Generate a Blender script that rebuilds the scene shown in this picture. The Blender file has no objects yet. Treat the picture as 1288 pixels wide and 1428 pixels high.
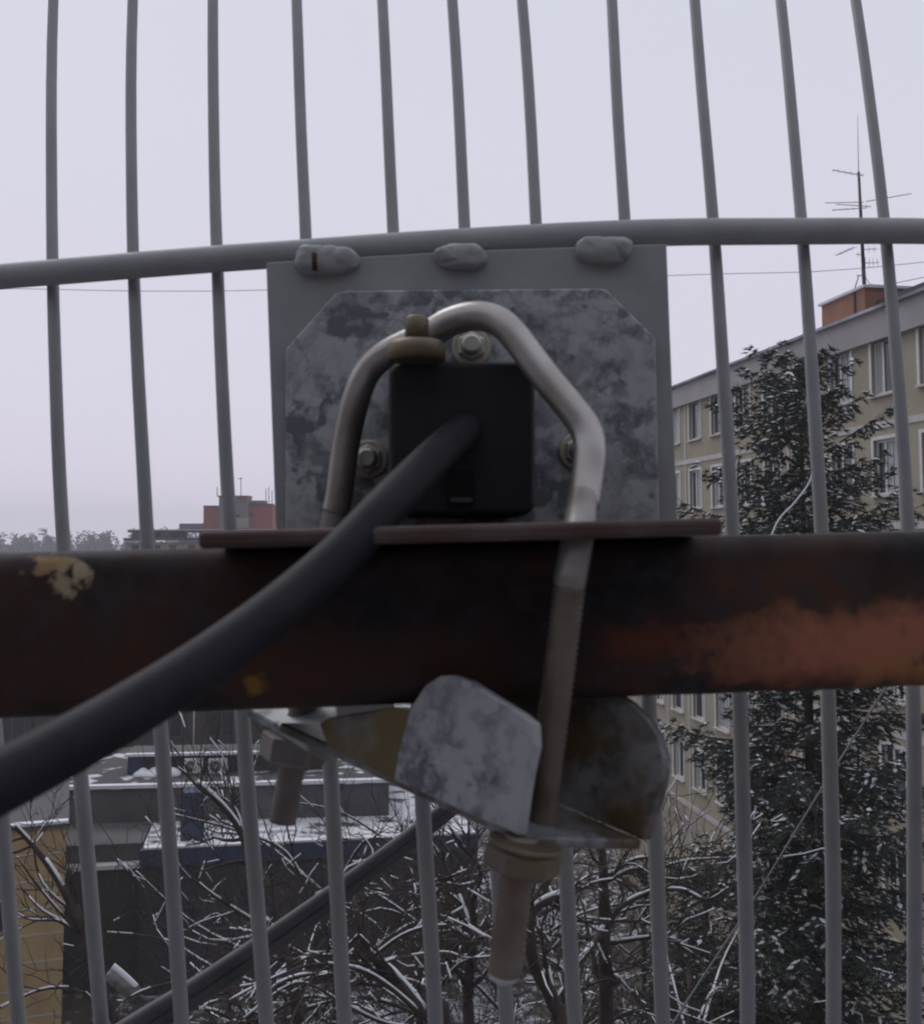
import bpy, math, random
from mathutils import Vector, Matrix, noise
R = math.radians
random.seed(7)
S = bpy.context.scene
COL = S.collection

# ------------------------------------------------------------------ camera, sky, sun, exposure
CAMZ = 16.0
F = 1500.0            # focal length in photo pixels (1288 x 1428)
PITCH = R(4.0)
PX, PY = 644.0, 645.0
cd = bpy.data.cameras.new('camera')
cam = bpy.data.objects.new('camera', cd)
COL.objects.link(cam)
cam.location = (0, 0, CAMZ)
cam.rotation_euler = (R(90) + PITCH, 0, 0)
cd.sensor_fit = 'VERTICAL'
cd.sensor_height = 36.0
cd.lens = 36.0 * F / 1428.0
cd.shift_y = -(714 - PY) / 1428.0
cd.clip_start = 0.02
cd.clip_end = 6000
cd.dof.use_dof = True
cd.dof.focus_distance = 0.8
cd.dof.aperture_fstop = 30.0
S.camera = cam
S.render.resolution_x, S.render.resolution_y = 923, 1024

w = bpy.data.worlds.new("World")
S.world = w
w.use_nodes = True
nt = w.node_tree
for n in list(nt.nodes): nt.nodes.remove(n)
wo = nt.nodes.new('ShaderNodeOutputWorld')
bg = nt.nodes.new('ShaderNodeBackground')
sky = nt.nodes.new('ShaderNodeTexSky')
sky.sky_type = 'NISHITA'; sky.sun_disc = False
SUN_EL, SUN_AZ = R(48), R(-35)          # veiled sun, ahead and to the left
sky.sun_elevation = SUN_EL; sky.sun_rotation = SUN_AZ
sky.dust_density = 4.0
tc = nt.nodes.new('ShaderNodeTexCoord')
sep = nt.nodes.new('ShaderNodeSeparateXYZ')
nt.links.new(tc.outputs['Generated'], sep.inputs[0])
r1 = nt.nodes.new('ShaderNodeMapRange')         # sky dimmed low behind the camera, standing in for an unbuilt wall
r1.inputs['From Min'].default_value = -0.1; r1.inputs['From Max'].default_value = 0.8
ya = nt.nodes.new('ShaderNodeMath'); ya.operation = 'MULTIPLY_ADD'; ya.inputs[1].default_value = 1.9
nt.links.new(sep.outputs['Z'], ya.inputs[0]); nt.links.new(sep.outputs['Y'], ya.inputs[2])
nt.links.new(ya.outputs[0], r1.inputs['Value'])
dimmed_sky = nt.nodes.new('ShaderNodeMixRGB')
dimmed_sky.inputs[1].default_value = (.75, .70, .80, 1)
dimmed_sky.inputs[2].default_value = (7.3, 6.9, 8.2, 1)
nt.links.new(r1.outputs[0], dimmed_sky.inputs[0])
r2 = nt.nodes.new('ShaderNodeMapRange')         # slightly bluer and dimmer overhead
r2.inputs['From Min'].default_value = 0.02; r2.inputs['From Max'].default_value = 0.6
nt.links.new(sep.outputs['Z'], r2.inputs['Value'])
top = nt.nodes.new('ShaderNodeMixRGB'); top.blend_type = 'MULTIPLY'
top.inputs[2].default_value = (0.90, 0.99, 0.95, 1)
nt.links.new(r2.outputs[0], top.inputs[0]); nt.links.new(dimmed_sky.outputs[0], top.inputs[1])
mix = nt.nodes.new('ShaderNodeMixRGB'); mix.inputs[0].default_value = 0.97
nt.links.new(sky.outputs[0], mix.inputs[1]); nt.links.new(top.outputs[0], mix.inputs[2])
nt.links.new(mix.outputs[0], bg.inputs[0]); bg.inputs[1].default_value = 0.1
nt.links.new(bg.outputs[0], wo.inputs[0])

sd = bpy.data.lights.new('sun', 'SUN'); sd.energy = 0.7; sd.angle = R(25); sd.color = (1, .97, .95)
so = bpy.data.objects.new('sun', sd); COL.objects.link(so)
sdir = Vector((math.sin(SUN_AZ) * math.cos(SUN_EL), math.cos(SUN_AZ) * math.cos(SUN_EL), math.sin(SUN_EL)))
so.rotation_euler = sdir.to_track_quat('Z', 'Y').to_euler()
so.location = (0, 0, 60)

S.view_settings.view_transform = 'Standard'
S.view_settings.look = 'None'
S.view_settings.exposure = 0.0
S.view_settings.gamma = 1.0
S.view_settings.use_curve_mapping = False
S.cycles.max_bounces = 6
S.cycles.volume_bounces = 1
S.cycles.use_denoising = True

# ------------------------------------------------------------------ geometry helpers
CS, SN = math.cos(PITCH), math.sin(PITCH)
def ray(u, v):
    a = (u - PX) / F; b = (PY - v) / F
    return Vector((a, CS - b * SN, SN + b * CS))
CAM = Vector((0, 0, CAMZ))
def P(u, v, Y):
    d = ray(u, v); return CAM + d * (Y / d.y)
def Pz(u, v, z):
    d = ray(u, v); return CAM + d * ((z - CAMZ) / d.z)
def Pp(u, v, o, n):
    d = ray(u, v); return CAM + d * ((o - CAM).dot(n) / d.dot(n))

class MB:
    def __init__(s): s.v = []; s.f = []; s.sm = []
    def add(s, vs, fs, smooth=False):
        b = len(s.v); s.v += [tuple(x) for x in vs]
        for f in fs:
            s.f.append(tuple(b + i for i in f)); s.sm.append(smooth)
    def box(s, a, b, M=None):
        x0, y0, z0 = a; x1, y1, z1 = b
        vs = [Vector(p) for p in ((x0,y0,z0),(x1,y0,z0),(x1,y1,z0),(x0,y1,z0),(x0,y0,z1),(x1,y0,z1),(x1,y1,z1),(x0,y1,z1))]
        if M: vs = [M @ p for p in vs]
        s.add(vs, [(0,3,2,1),(4,5,6,7),(0,1,5,4),(1,2,6,5),(2,3,7,6),(3,0,4,7)])
    def tube(s, pts, rad, n=12, cap=True, smooth=True):
        pts = [Vector(p) for p in pts]
        if not hasattr(rad, '__len__'): rad = [rad] * len(pts)
        m = len(pts)
        T = []
        for i in range(m):
            t = pts[min(i + 1, m - 1)] - pts[max(i - 1, 0)]
            T.append(t.normalized() if t.length > 0 else Vector((0, 0, 1)))
        up = Vector((0, 0, 1)) if abs(T[0].z) < .9 else Vector((0, 1, 0))
        nrm = (up - T[0] * up.dot(T[0])).normalized()
        vs = []
        for i in range(m):
            nrm = (nrm - T[i] * nrm.dot(T[i])).normalized()
            bn = T[i].cross(nrm)
            for k in range(n):
                a = 2 * math.pi * k / n
                vs.append(pts[i] + (nrm * math.cos(a) + bn * math.sin(a)) * rad[i])
        fs = []
        for i in range(m - 1):
            for k in range(n):
                k2 = (k + 1) % n
                fs.append((i*n+k, i*n+k2, (i+1)*n+k2, (i+1)*n+k))
        s.add(vs, fs, smooth)
        if cap:
            b = len(s.v) - len(vs)
            s.f.append(tuple(b + k for k in reversed(range(n)))); s.sm.append(False)
            s.f.append(tuple(b + (m-1)*n + k for k in range(n))); s.sm.append(False)
    def prism(s, poly, off):
        """polygon (3D points) swept by vector off"""
        n = len(poly); off = Vector(off)
        a = [Vector(p) for p in poly]; b = [p + off for p in a]
        nn = Vector((0,0,0))
        for i in range(n): nn += a[i].cross(a[(i+1) % n])
        fs = [tuple(range(n)), tuple(reversed(range(n, 2*n)))]
        for i in range(n):
            j = (i + 1) % n; fs.append((i, n + i, n + j, j))
        if nn.dot(off) > 0: fs = [tuple(reversed(f)) for f in fs]
        s.add(a + b, fs)
    def lathe(s, o, axis, prof, n=20, smooth=True):
        """prof: (distance along axis, radius)"""
        axis = Vector(axis).normalized(); o = Vector(o)
        up = Vector((0, 0, 1)) if abs(axis.z) < .9 else Vector((1, 0, 0))
        e1 = (up - axis * up.dot(axis)).normalized(); e2 = axis.cross(e1)
        vs = []
        for h, r in prof:
            for k in range(n):
                a = 2*math.pi*k/n
                vs.append(o + axis*h + (e1*math.cos(a) + e2*math.sin(a))*r)
        fs = [(i*n+k, i*n+(k+1)%n, (i+1)*n+(k+1)%n, (i+1)*n+k) for i in range(len(prof)-1) for k in range(n)]
        s.add(vs, fs, smooth)
        b = len(s.v) - len(vs)
        s.f.append(tuple(b+k for k in reversed(range(n)))); s.sm.append(False)
        s.f.append(tuple(b+(len(prof)-1)*n+k for k in range(n))); s.sm.append(False)
    def build(s, name, mat, parent=None, bevel=0, org=None, seg=2):
        me = bpy.data.meshes.new(name)
        vs = s.v
        if org is not None: vs = [(x-org[0], y-org[1], z-org[2]) for x, y, z in vs]
        me.from_pydata(vs, [], s.f)
        me.polygons.foreach_set('use_smooth', s.sm)
        me.materials.append(mat)
        me.update()
        o = bpy.data.objects.new(name, me); COL.objects.link(o)
        if org is not None: o.location = org
        if parent is not None:
            o.parent = parent
            if org is None and parent.type == 'EMPTY':
                pass
        if bevel:
            b = o.modifiers.new('bevel', 'BEVEL'); b.width = bevel; b.segments = seg; b.limit_method = 'ANGLE'; b.angle_limit = R(35)
        return o
def tag(o, label=None, cat=None, group=None, kind=None):
    if label: o['label'] = label
    if cat: o['category'] = cat
    if group: o['group'] = group
    if kind: o['kind'] = kind
    return o
def empty(name, loc, label, cat, group=None, rz=0):
    o = bpy.data.objects.new(name, None); COL.objects.link(o)
    o.location = loc; o.rotation_euler = (0, 0, rz); o.empty_display_size = .1
    return tag(o, label, cat, group)
def W(o_parent):      # undo a parent's placement for children given in world coordinates
    pass
def part(mb, name, mat, root, bevel=0, label=None, seg=2):
    """mesh given in world coordinates, hung under root"""
    o = mb.build(name, mat, None, bevel, seg=seg)
    o.parent = root
    M = Matrix.Translation(root.location) @ root.rotation_euler.to_matrix().to_4x4() if root.type == 'EMPTY' else Matrix.Identity(4)
    o.matrix_parent_inverse = M.inverted()
    if label: o['label'] = label
    return o
def spline(pts, k=6):
    pts = [Vector(p) for p in pts]; out = []
    for i in range(len(pts) - 1):
        p0 = pts[max(i-1, 0)]; p1 = pts[i]; p2 = pts[i+1]; p3 = pts[min(i+2, len(pts)-1)]
        for j in range(k):
            t = j / k
            out.append(.5*((2*p1)+(p2-p0)*t+(2*p0-5*p1+4*p2-p3)*t*t+(3*p1-p0-3*p2+p3)*t**3))
    out.append(pts[-1]); return out

# ------------------------------------------------------------------ materials
def newmat(name):
    m = bpy.data.materials.new(name); m.use_nodes = True
    b = m.node_tree.nodes['Principled BSDF']
    return m, m.node_tree, b
def mat(name, c, c2=None, scale=10., rough=.7, metal=0., bump=0., detail=6., lo=.35, hi=.65, c3=None, spec=None, bscale=None):
    """base colour c, broken up by c2 (and c3) through noise in object space"""
    m, t, b = newmat(name)
    b.inputs['Roughness'].default_value = rough; b.inputs['Metallic'].default_value = metal
    b.inputs['Base Color'].default_value = (*c, 1)
    if spec is not None: b.inputs['Specular IOR Level'].default_value = spec
    tcn = t.nodes.new('ShaderNodeTexCoord')
    if c2:
        n = t.nodes.new('ShaderNodeTexNoise'); n.inputs['Scale'].default_value = scale; n.inputs['Detail'].default_value = detail
        t.links.new(tcn.outputs['Object'], n.inputs['Vector'])
        r = t.nodes.new('ShaderNodeValToRGB')
        r.color_ramp.elements[0].position = lo; r.color_ramp.elements[0].color = (*c, 1)
        r.color_ramp.elements[1].position = hi; r.color_ramp.elements[1].color = (*c2, 1)
        if c3:
            e = r.color_ramp.elements.new((lo+hi)/2); e.color = (*c3, 1)
        t.links.new(n.outputs['Fac'], r.inputs[0]); t.links.new(r.outputs[0], b.inputs['Base Color'])
    if bump:
        n2 = t.nodes.new('ShaderNodeTexNoise'); n2.inputs['Scale'].default_value = bscale or scale*4; n2.inputs['Detail'].default_value = 4
        t.links.new(tcn.outputs['Object'], n2.inputs['Vector'])
        bp = t.nodes.new('ShaderNodeBump'); bp.inputs['Strength'].default_value = bump; bp.inputs['Distance'].default_value = 0.1/(bscale or scale*4)
        t.links.new(n2.outputs['Fac'], bp.inputs['Height']); t.links.new(bp.outputs[0], b.inputs['Normal'])
    return m
def math_node(t, op, a, b=None):
    n = t.nodes.new('ShaderNodeMath'); n.operation = op
    for i, x in enumerate((a, b)):
        if x is None: continue
        if hasattr(x, 'links'): t.links.new(x, n.inputs[i])
        else: n.inputs[i].default_value = x
    return n.outputs[0]
def mixc(t, fac, a, b):
    n = t.nodes.new('ShaderNodeMixRGB')
    for i, x in enumerate((fac, a, b)):
        if hasattr(x, 'links'): t.links.new(x, n.inputs[i])
        elif i == 0: n.inputs[0].default_value = x
        else: n.inputs[i].default_value = (*x, 1)
    return n.outputs[0]
def nz(t, vec, scale, detail=5):
    n = t.nodes.new('ShaderNodeTexNoise'); n.inputs['Scale'].default_value = scale; n.inputs['Detail'].default_value = detail
    t.links.new(vec, n.inputs['Vector']); return n
def ramp(t, x, lo, hi):
    n = t.nodes.new('ShaderNodeMapRange'); n.inputs['From Min'].default_value = lo; n.inputs['From Max'].default_value = hi
    t.links.new(x, n.inputs['Value']); return n.outputs[0]

# grey antenna paint, with a few rust specks
M_paint, t, b = newmat('grey_paint')
tcn = t.nodes.new('ShaderNodeTexCoord')
n1 = nz(t, tcn.outputs['Object'], 60); n2 = nz(t, tcn.outputs['Object'], 45, 2)
c = mixc(t, ramp(t, n1.outputs['Fac'], .3, .7), (.29, .295, .30), (.345, .35, .355))
c = mixc(t, ramp(t, n2.outputs['Fac'], .755, .78), c, (.05, .025, .018))
t.links.new(c, b.inputs['Base Color']); b.inputs['Roughness'].default_value = .55
n3 = nz(t, tcn.outputs['Object'], 400, 3)
bp = t.nodes.new('ShaderNodeBump'); bp.inputs['Strength'].default_value = .25; bp.inputs['Distance'].default_value = .0004
t.links.new(n3.outputs['Fac'], bp.inputs['Height']); t.links.new(bp.outputs[0], b.inputs['Normal'])

# spangled zinc
def zinc(name, stain=None, dark=1.0, sc=110, low=.55, high=.66):
    m, t, b = newmat(name)
    tcn = t.nodes.new('ShaderNodeTexCoord')
    nn = nz(t, tcn.outputs['Object'], 140, 6)
    vadd = t.nodes.new('ShaderNodeMixRGB'); vadd.blend_type = 'ADD'; vadd.inputs[0].default_value = .035
    t.links.new(tcn.outputs['Object'], vadd.inputs[1]); t.links.new(nn.outputs['Color'], vadd.inputs[2])
    vo = t.nodes.new('ShaderNodeTexVoronoi'); vo.inputs['Scale'].default_value = sc; vo.feature = 'SMOOTH_F1'; vo.inputs['Smoothness'].default_value = .35
    t.links.new(vadd.outputs[0], vo.inputs['Vector'])
    bw = t.nodes.new('ShaderNodeRGBToBW'); t.links.new(vo.outputs['Color'], bw.inputs[0])
    big = nz(t, vadd.outputs[0], 46, 3)
    f = math_node(t, 'ADD', math_node(t, 'MULTIPLY', bw.outputs[0], .13), math_node(t, 'MULTIPLY', big.outputs['Fac'], .92))
    c = mixc(t, ramp(t, f, .44, .62), tuple(x*dark for x in (.17, .18, .20)), tuple(x*dark for x in (.47, .48, .50)))
    wh = nz(t, vadd.outputs[0], 62, 4)
    c = mixc(t, ramp(t, wh.outputs['Fac'], low, high), c, (.50*dark, .51*dark, .53*dark))
    if stain:
        s1 = nz(t, tcn.outputs['Object'], 45, 5)
        c = mixc(t, ramp(t, s1.outputs['Fac'], stain[0], stain[1]), c, stain[2])
    t.links.new(c, b.inputs['Base Color'])
    b.inputs['Metallic'].default_value = .45; b.inputs['Roughness'].default_value = .5
    return m
M_zinc = zinc('spangled_zinc')
M_saddle = zinc('dull_zinc', None, .95)
M_saddle_rust = zinc('stained_zinc', (.42, .62, (.14, .095, .05)), .7)
M_rod = mat('aged_steel_rod', (.48, .455, .445), (.31, .27, .245), 60, .34, .7, .15, lo=.3, hi=.75)
M_thread = mat('rusty_thread', (.15, .115, .085), (.24, .205, .17), 90, .55, .5, .3)
M_thread_red = mat('reddish_thread', (.27, .24, .24), (.19, .145, .13), 60, .6, .4, .3)
M_nut = mat('yellow_passivated', (.22, .175, .10), (.15, .12, .09), 60, .5, .5, .2)
M_stud = mat('bolt_steel', (.45, .43, .39), (.6, .58, .52), 80, .4, .7)
M_washer = mat('dull_washer', (.52, .46, .36), (.38, .34, .28), 90, .5, .4)
M_black = mat('black_plastic', (.012, .012, .016), (.018, .018, .022), 60, .5, 0, .15, spec=.35)
M_cable = mat('cable_rubber', (.011, .011, .017), (.018, .018, .025), 90, .62, 0, .3, spec=.22)
M_coax = mat('cable_far', (.055, .057, .065), (.085, .085, .095), 70, .5, 0, .1)
M_tip = mat('wet_zinc_tip', (.5, .5, .52), (.6, .6, .62), 80, .3, .3)
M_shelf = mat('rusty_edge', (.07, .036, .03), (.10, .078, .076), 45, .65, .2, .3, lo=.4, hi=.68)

# rusty beam: flaking dark paint, rust, orange primer with ragged outlines
M_beam, t, b = newmat('flaking_beam')
tcn = t.nodes.new('ShaderNodeTexCoord'); ob = tcn.outputs['Object']
sp = t.nodes.new('ShaderNodeSeparateXYZ'); t.links.new(ob, sp.inputs[0])
big = nz(t, ob, 28, 6); fine = nz(t, ob, 140, 6); warp = nz(t, ob, 70, 5); warp2 = nz(t, ob, 260, 6)
c = mixc(t, ramp(t, big.outputs['Fac'], .42, .66), (.013, .0105, .014), (.062, .026, .015))
c = mixc(t, ramp(t, fine.outputs['Fac'], .45, .72), c, (.040, .031, .034))
def blob(cx, cz, rx, rz, soft=.25, warp_amt=1.6):
    dx = math_node(t, 'DIVIDE', math_node(t, 'SUBTRACT', sp.outputs['X'], cx), rx)
    dz = math_node(t, 'DIVIDE', math_node(t, 'SUBTRACT', sp.outputs['Z'], cz), rz)
    dx = math_node(t, 'ABSOLUTE', dx); dz = math_node(t, 'ABSOLUTE', dz)
    d = math_node(t, 'POWER', math_node(t, 'ADD', math_node(t, 'POWER', dx, 3), math_node(t, 'POWER', dz, 3)), .333)
    w_ = math_node(t, 'MULTIPLY', math_node(t, 'SUBTRACT', (warp if rx > .02 else warp2).outputs['Fac'], .5), warp_amt)
    if rx > .02:
        w_ = math_node(t, 'ADD', w_, math_node(t, 'MULTIPLY', math_node(t, 'SUBTRACT', warp2.outputs['Fac'], .5), .8))
    d = math_node(t, 'ADD', d, w_)
    return ramp(t, d, 1 + soft/2, 1 - soft/2)
BEAM_PATCH = []      # filled below once the beam frame is known
M_beam_nodes = (t, b, c, blob, sp, fine)

M_snow = mat('snow', (.74, .75, .79), (.82, .83, .86), 3, .8, 0, .4)
M_bark = mat('bare_bark', (.035, .024, .022), (.075, .055, .05), 6, .9)
M_ground, t, b = newmat('ground_snow_patches')
tcn = t.nodes.new('ShaderNodeTexCoord')
g1 = nz(t, tcn.outputs['Object'], .25, 9); g2 = nz(t, tcn.outputs['Object'], 2.2, 8)
f = math_node(t, 'ADD', math_node(t, 'MULTIPLY', g1.outputs['Fac'], .55), math_node(t, 'MULTIPLY', g2.outputs['Fac'], .5))
c = mixc(t, ramp(t, g2.outputs['Fac'], .3, .7), (.05, .038, .03), (.10, .085, .07))
c = mixc(t, ramp(t, f, .52, .58), c, (.42, .43, .48))
t.links.new(c, b.inputs['Base Color']); b.inputs['Roughness'].default_value = .9

# ------------------------------------------------------------------ the ground
g = MB(); NX = 60
xs = [-1500 + 3000*i/NX for i in range(NX+1)]
ys = [-300 + 2800*i/NX for i in range(NX+1)]
vs = []
for y in ys:
    for x in xs:
        z = 0
        d = max(0, math.hypot(x, y) - 160)
        z += 0.4*noise.noise(Vector((x*.01, y*.01, 0))) * min(1, d/100) 
        vs.append((x, y, z))
fs = [(j*(NX+1)+i, j*(NX+1)+i+1, (j+1)*(NX+1)+i+1, (j+1)*(NX+1)+i) for j in range(NX) for i in range(NX)]
g.add(vs, fs); tag(g.build('ground', M_ground), kind='structure')

# far wooded ridge, one hazy mass
M_ridge = mat('far_wood', (.05, .045, .05), (.09, .08, .08), .08, 1.0)
hl = MB(); vs = []; n = 90
for i in range(n+1):
    x = -420 + 720*i/n
    for (dy, hh) in ((-60, 0), (0, .75), (50, 1), (150, .2)):
        h = (6 + 4*noise.noise(Vector((x*.012, 3, 0))) + 2.0*noise.noise(Vector((x*.05, 8, 0))))*hh
        vs.append((x, 520+dy+.12*x, h))
fs = [(i*4+k, (i+1)*4+k, (i+1)*4+k+1, i*4+k+1) for i in range(n) for k in range(3)]
hl.add(vs, fs, True)
tag(hl.build('hill', M_ridge), kind='structure')
def tuft(mb, c, r, n=26, flat=1.0):
    for _ in range(n):
        d = Vector((random.gauss(0,1), random.gauss(0,1), random.gauss(0,1))).normalized()
        p = c + Vector((d.x*r, d.y*r, d.z*r*flat)) * random.uniform(.35, 1)
        a = Vector((random.gauss(0,1), random.gauss(0,1), random.gauss(0,1))).normalized()*r*random.uniform(.15, .34)
        b_ = a.cross(Vector((random.gauss(0,1), random.gauss(0,1), random.gauss(0,1)))).normalized()*r*random.uniform(.1, .25)
        mb.add([p-a, p+b_, p+a, p-b_], [(0,1,2,3)])
wd = MB()
for i in range(330):
    x = random.uniform(-270, 200); y = 460 + random.uniform(-30, 60) + .12*x
    hgt = 13 + 7*noise.noise(Vector((x*.02, 1, 0))) + random.uniform(0, 6)
    if random.random() < .15: hgt += 3
    wd.tube([(x,y,0),(x,y,hgt*.8)], [.3,.1], 4)
    for k in range(4):
        tuft(wd, Vector((x+random.uniform(-1.5,1.5), y, hgt*(.42+.15*k))), 3.9-.5*k, 44)
tag(wd.build('distant_wood', M_ridge), 'hazy dark line of bare trees on the far horizon at left', 'wood', kind='stuff')

# ------------------------------------------------------------------ apartment block (right)
VP = ray(400, 749); VP.z = 0; VP.normalize()
fd = VP                                  # along the facade, away from the camera
fn = Vector((fd.y, -fd.x, 0))            # to the right, into the building
D = 16.0
FO = Vector((0, 0, 0)) + fn*D            # facade origin at ground, t=0
def FP(t_, z, out=0): return FO + fd*t_ + Vector((0, 0, z)) - fn*out
def FQ(u, v):
    p = Pp(u, v, FO, fn); return ((p-FO).dot(fd), p.z)
t0 = FQ(1288, 420)[0]
ztop = FQ(1130, 467)[1]
zs1 = FQ(948, 646)[1]
tL = 52.0
TN = 21.0
print('facade', t0, ztop, zs1, [round(FQ(u, 560)[0],2) for u in (953,967,984,1000,1037,1058,1168,1191,1224,1288)], 'win z', FQ(1225,472), FQ(1225,552), FQ(1208,500)[0], FQ(1240,500)[0], 'roof', FQ(945,540), FQ(1288,408))
ST = 2.75
M_fac = mat('beige_render', (.37, .32, .24), (.42, .365, .28), .9, .9, 0, .2, bscale=20)
M_band = mat('pale_band', (.62, .60, .58), (.52, .50, .48), 2, .8)
M_corn = mat('grey_cornice', (.42, .40, .40), (.36, .345, .345), 1.2, .8)
M_wframe = mat('white_window_frame', (.75, .74, .75), (.66, .65, .65), 3, .5)
M_glass, t, b = newmat('dark_glass'); b.inputs['Base Color'].default_value = (.045, .05, .055, 1); b.inputs['Roughness'].default_value = .08
M_curt = mat('net_curtain', (.55, .56, .58), (.40, .41, .43), 6, .6)
M_roofm = mat('roofing', (.10, .10, .10), (.5, .5, .55), .4, .9)
block = empty('apartment_block', FP((TN+tL)/2, 0), 'long beige apartment block with white windows and pale bands behind the spruce', 'apartment block')
Mf = Matrix.Identity(4)
Mf.col[0][:3] = fd; Mf.col[1][:3] = -fn; Mf.col[2][:3] = (0,0,1)
Mf.translation = FO            # local: x along, y out of the wall towards camera side, z up
# window grid
wz = [ztop - 0.95 - 0.35 - k*ST for k in range(6)]
cols = [43.0 - 2.3*i for i in range(-3, 10)]
cols = [c_ for c_ in cols if TN+.8 < c_ < tL-.8]
WW, WH = 1.15, 1.4
ztw, zbw = FQ(1225, 474)[1], FQ(1225, 551)[1]
WH = ztw - zbw
rows = [zbw - k*ST for k in range(6) if zbw - k*ST > .6]
# wall with real openings: piers, spandrels
wall = MB(); dep = .25
def lb(mb, x0, x1, y0, y1, z0, z1): mb.box((x0, y0, z0), (x1, y1, z1), Mf)
edges = [TN] + [e for c_ in sorted(cols) for e in (c_-WW/2, c_+WW/2)] + [tL]
zc = ztop - .9
zed = [0] + [e for r in sorted(rows) for e in (r, r+WH)] + [zc]
for i in range(0, len(edges)-1, 2): lb(wall, edges[i], edges[i+1], -dep, 0, 0, zc)
for i in range(1, len(edges)-1, 2):
    for j in range(0, len(zed)-1, 2): lb(wall, edges[i], edges[i+1], -dep, 0, zed[j], zed[j+1])
lb(wall, TN, tL, -11, -dep-.35, 0, zc)
part(wall, 'wall', M_fac, block)
co = MB(); lb(co, TN-.1, tL+.15, -11, .18, zc, ztop-.09)
part(co, 'cornice', M_corn, block)
rf = MB(); lb(rf, TN-.2, tL+.25, -11.1, .30, ztop-.087, ztop); part(rf, 'roof', M_roofm, block)
for k in range(6):
    z = zs1 - k*ST
    if z > .5:
        sc_ = MB(); lb(sc_, TN, tL, .002, .03, z-.09, z+.09); part(sc_, 'string_course', M_band, block)
for tt in (44.1, 41.7, 37.1, 32.6, 30.7, 26.1, 23.8, 48.5):
    sc_ = MB(); lb(sc_, tt-.06, tt+.06, .002, .026, .3, zc); part(sc_, 'joint_strip', M_band, block)
rnd = random.Random(3)
for r in rows:
    for c_ in cols:
        x0, x1 = c_-WW/2, c_+WW/2
        f_ = MB(); q = .07; y0, y1 = -.16, -.09
        lb(f_, x0, x1, y0, y1, r, r+q); lb(f_, x0, x1, y0, y1, r+WH-q, r+WH)
        lb(f_, x0, x0+q, y0, y1, r+q, r+WH-q); lb(f_, x1-q, x1, y0, y1, r+q, r+WH-q)
        mx = x0 + WW*(.36 if rnd.random() < .5 else .62)
        lb(f_, mx-.045, mx+.045, y0, y1, r+q, r+WH-q)
        # pale reveal around the opening
        lb(f_, x0-.12, x0, .002, .02, r-.02, r+WH+.10); lb(f_, x1, x1+.12, .002, .02, r-.02, r+WH+.10)
        lb(f_, x0, x1, .002, .02, r+WH, r+WH+.10)
        wf = part(f_, 'window', M_wframe, block)
        gl = MB(); lb(gl, x0+q, x1-q, -.14, -.12, r+q, r+WH-q); part(gl, 'glass', M_glass, wf)
        if rnd.random() < .75:
            cu = MB()
            a0, a1 = (x0+q, mx-.05) if rnd.random() < .5 else (mx+.05, x1-q)
            nn_ = 10
            vv = []
            for i in range(nn_+1):
                xx = a0+(a1-a0)*i/nn_; yy = -.115 + .012*math.sin(i*2.3)
                vv += [Mf @ Vector((xx, yy, r+q)), Mf @ Vector((xx, yy, r+WH-q))]
            cu.add(vv, [(2*i, 2*i+2, 2*i+3, 2*i+1) for i in range(nn_)]); part(cu, 'curtain', M_curt, wf)
        si = MB(); lb(si, x0-.1, x1+.1, -.09, .10, r-.06, r-.003); part(si, 'sill', M_band, wf)

# stair-head penthouse on the roof + tv mast
M_brick = mat('orange_render', (.36, .17, .11), (.30, .14, .09), 1.5, .9)
M_darkwall = mat('dark_parapet', (.06, .065, .085), (.09, .09, .10), 1.5, .9)
def RP(u, v, setback):
    o = FO + fn*setback; return Pp(u, v, o, fn)
pa = RP(1145, 428, 3.2); pb = RP(1205, 403, 3.2)
ta, tb = (pa-FO).dot(fd), (pb-FO).dot(fd); zp = (pa.z+pb.z)/2
ztp = RP(1175, 414, 3.2).z
ph = MB(); lb(ph, tb, ta, -6.2, -3.2, ztop+.003, ztp); part(ph, 'stair_head', M_brick, block)
pr = MB(); lb(pr, tb-.1, ta+.1, -6.3, -3.1, ztp+.002, ztp+.09); part(pr, 'stair_head_roof', M_snow, block)
pj = MB(); lb(pj, (ta+tb)/2-.9, (ta+tb)/2-.82, -3.19, -3.15, ztop+.01, ztp-.01); part(pj, 'downpipe', M_darkwall, block)
dk = MB(); lb(dk, tb-5.5, tb-.02, -5.8, -3.6, ztop+.004, ztp-.45); part(dk, 'service_room', M_darkwall, block)
M_mast = mat('mast_metal', (.06, .055, .06), (.10, .09, .09), 4, .5, .5)
M_alu = mat('antenna_aluminium', (.16, .15, .17), None, rough=.5, metal=.3)
ym = RP(1202, 400, 4.0).y
mb0 = P(1205, 404, ym)
base = Vector((mb0.x, mb0.y, ztp+.09))
tv = empty('television_mast', base, 'tall thin dark mast with several comb-like aerials on the stair head roof', 'television aerial')
mt = P(1196.5, 240, ym); m2 = P(1195, 160, ym)
mm = MB(); mm.tube([base, mt], [.075, .05], 8); part(mm, 'mast', M_mast, tv)
mm = MB(); mm.tube([mt, m2], [.014, .006], 6); part(mm, 'whip', M_mast, tv)
def yagi(u0, v0, u1, v1, dy, ne, le, vert=False, r=.011):
    a = P(u0, v0, ym); b_ = P(u1, v1, ym+dy)
    y_ = MB(); y_.tube([a, b_], r*1.3, 5)
    ax = (b_-a).normalized()
    cr = Vector((0,0,1)) if vert else ax.cross(Vector((0,0,1))).normalized()
    for i in range(ne):
        p = a + (b_-a)*(i+.5)/ne; l = le*(1-.3*i/ne)
        y_.tube([p-cr*l/2, p+cr*l/2], r*.7, 4)
    part(y_, 'aerial', M_alu, tv)
yagi(1203, 245, 1160, 237, -1.5, 5, .3)
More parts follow.
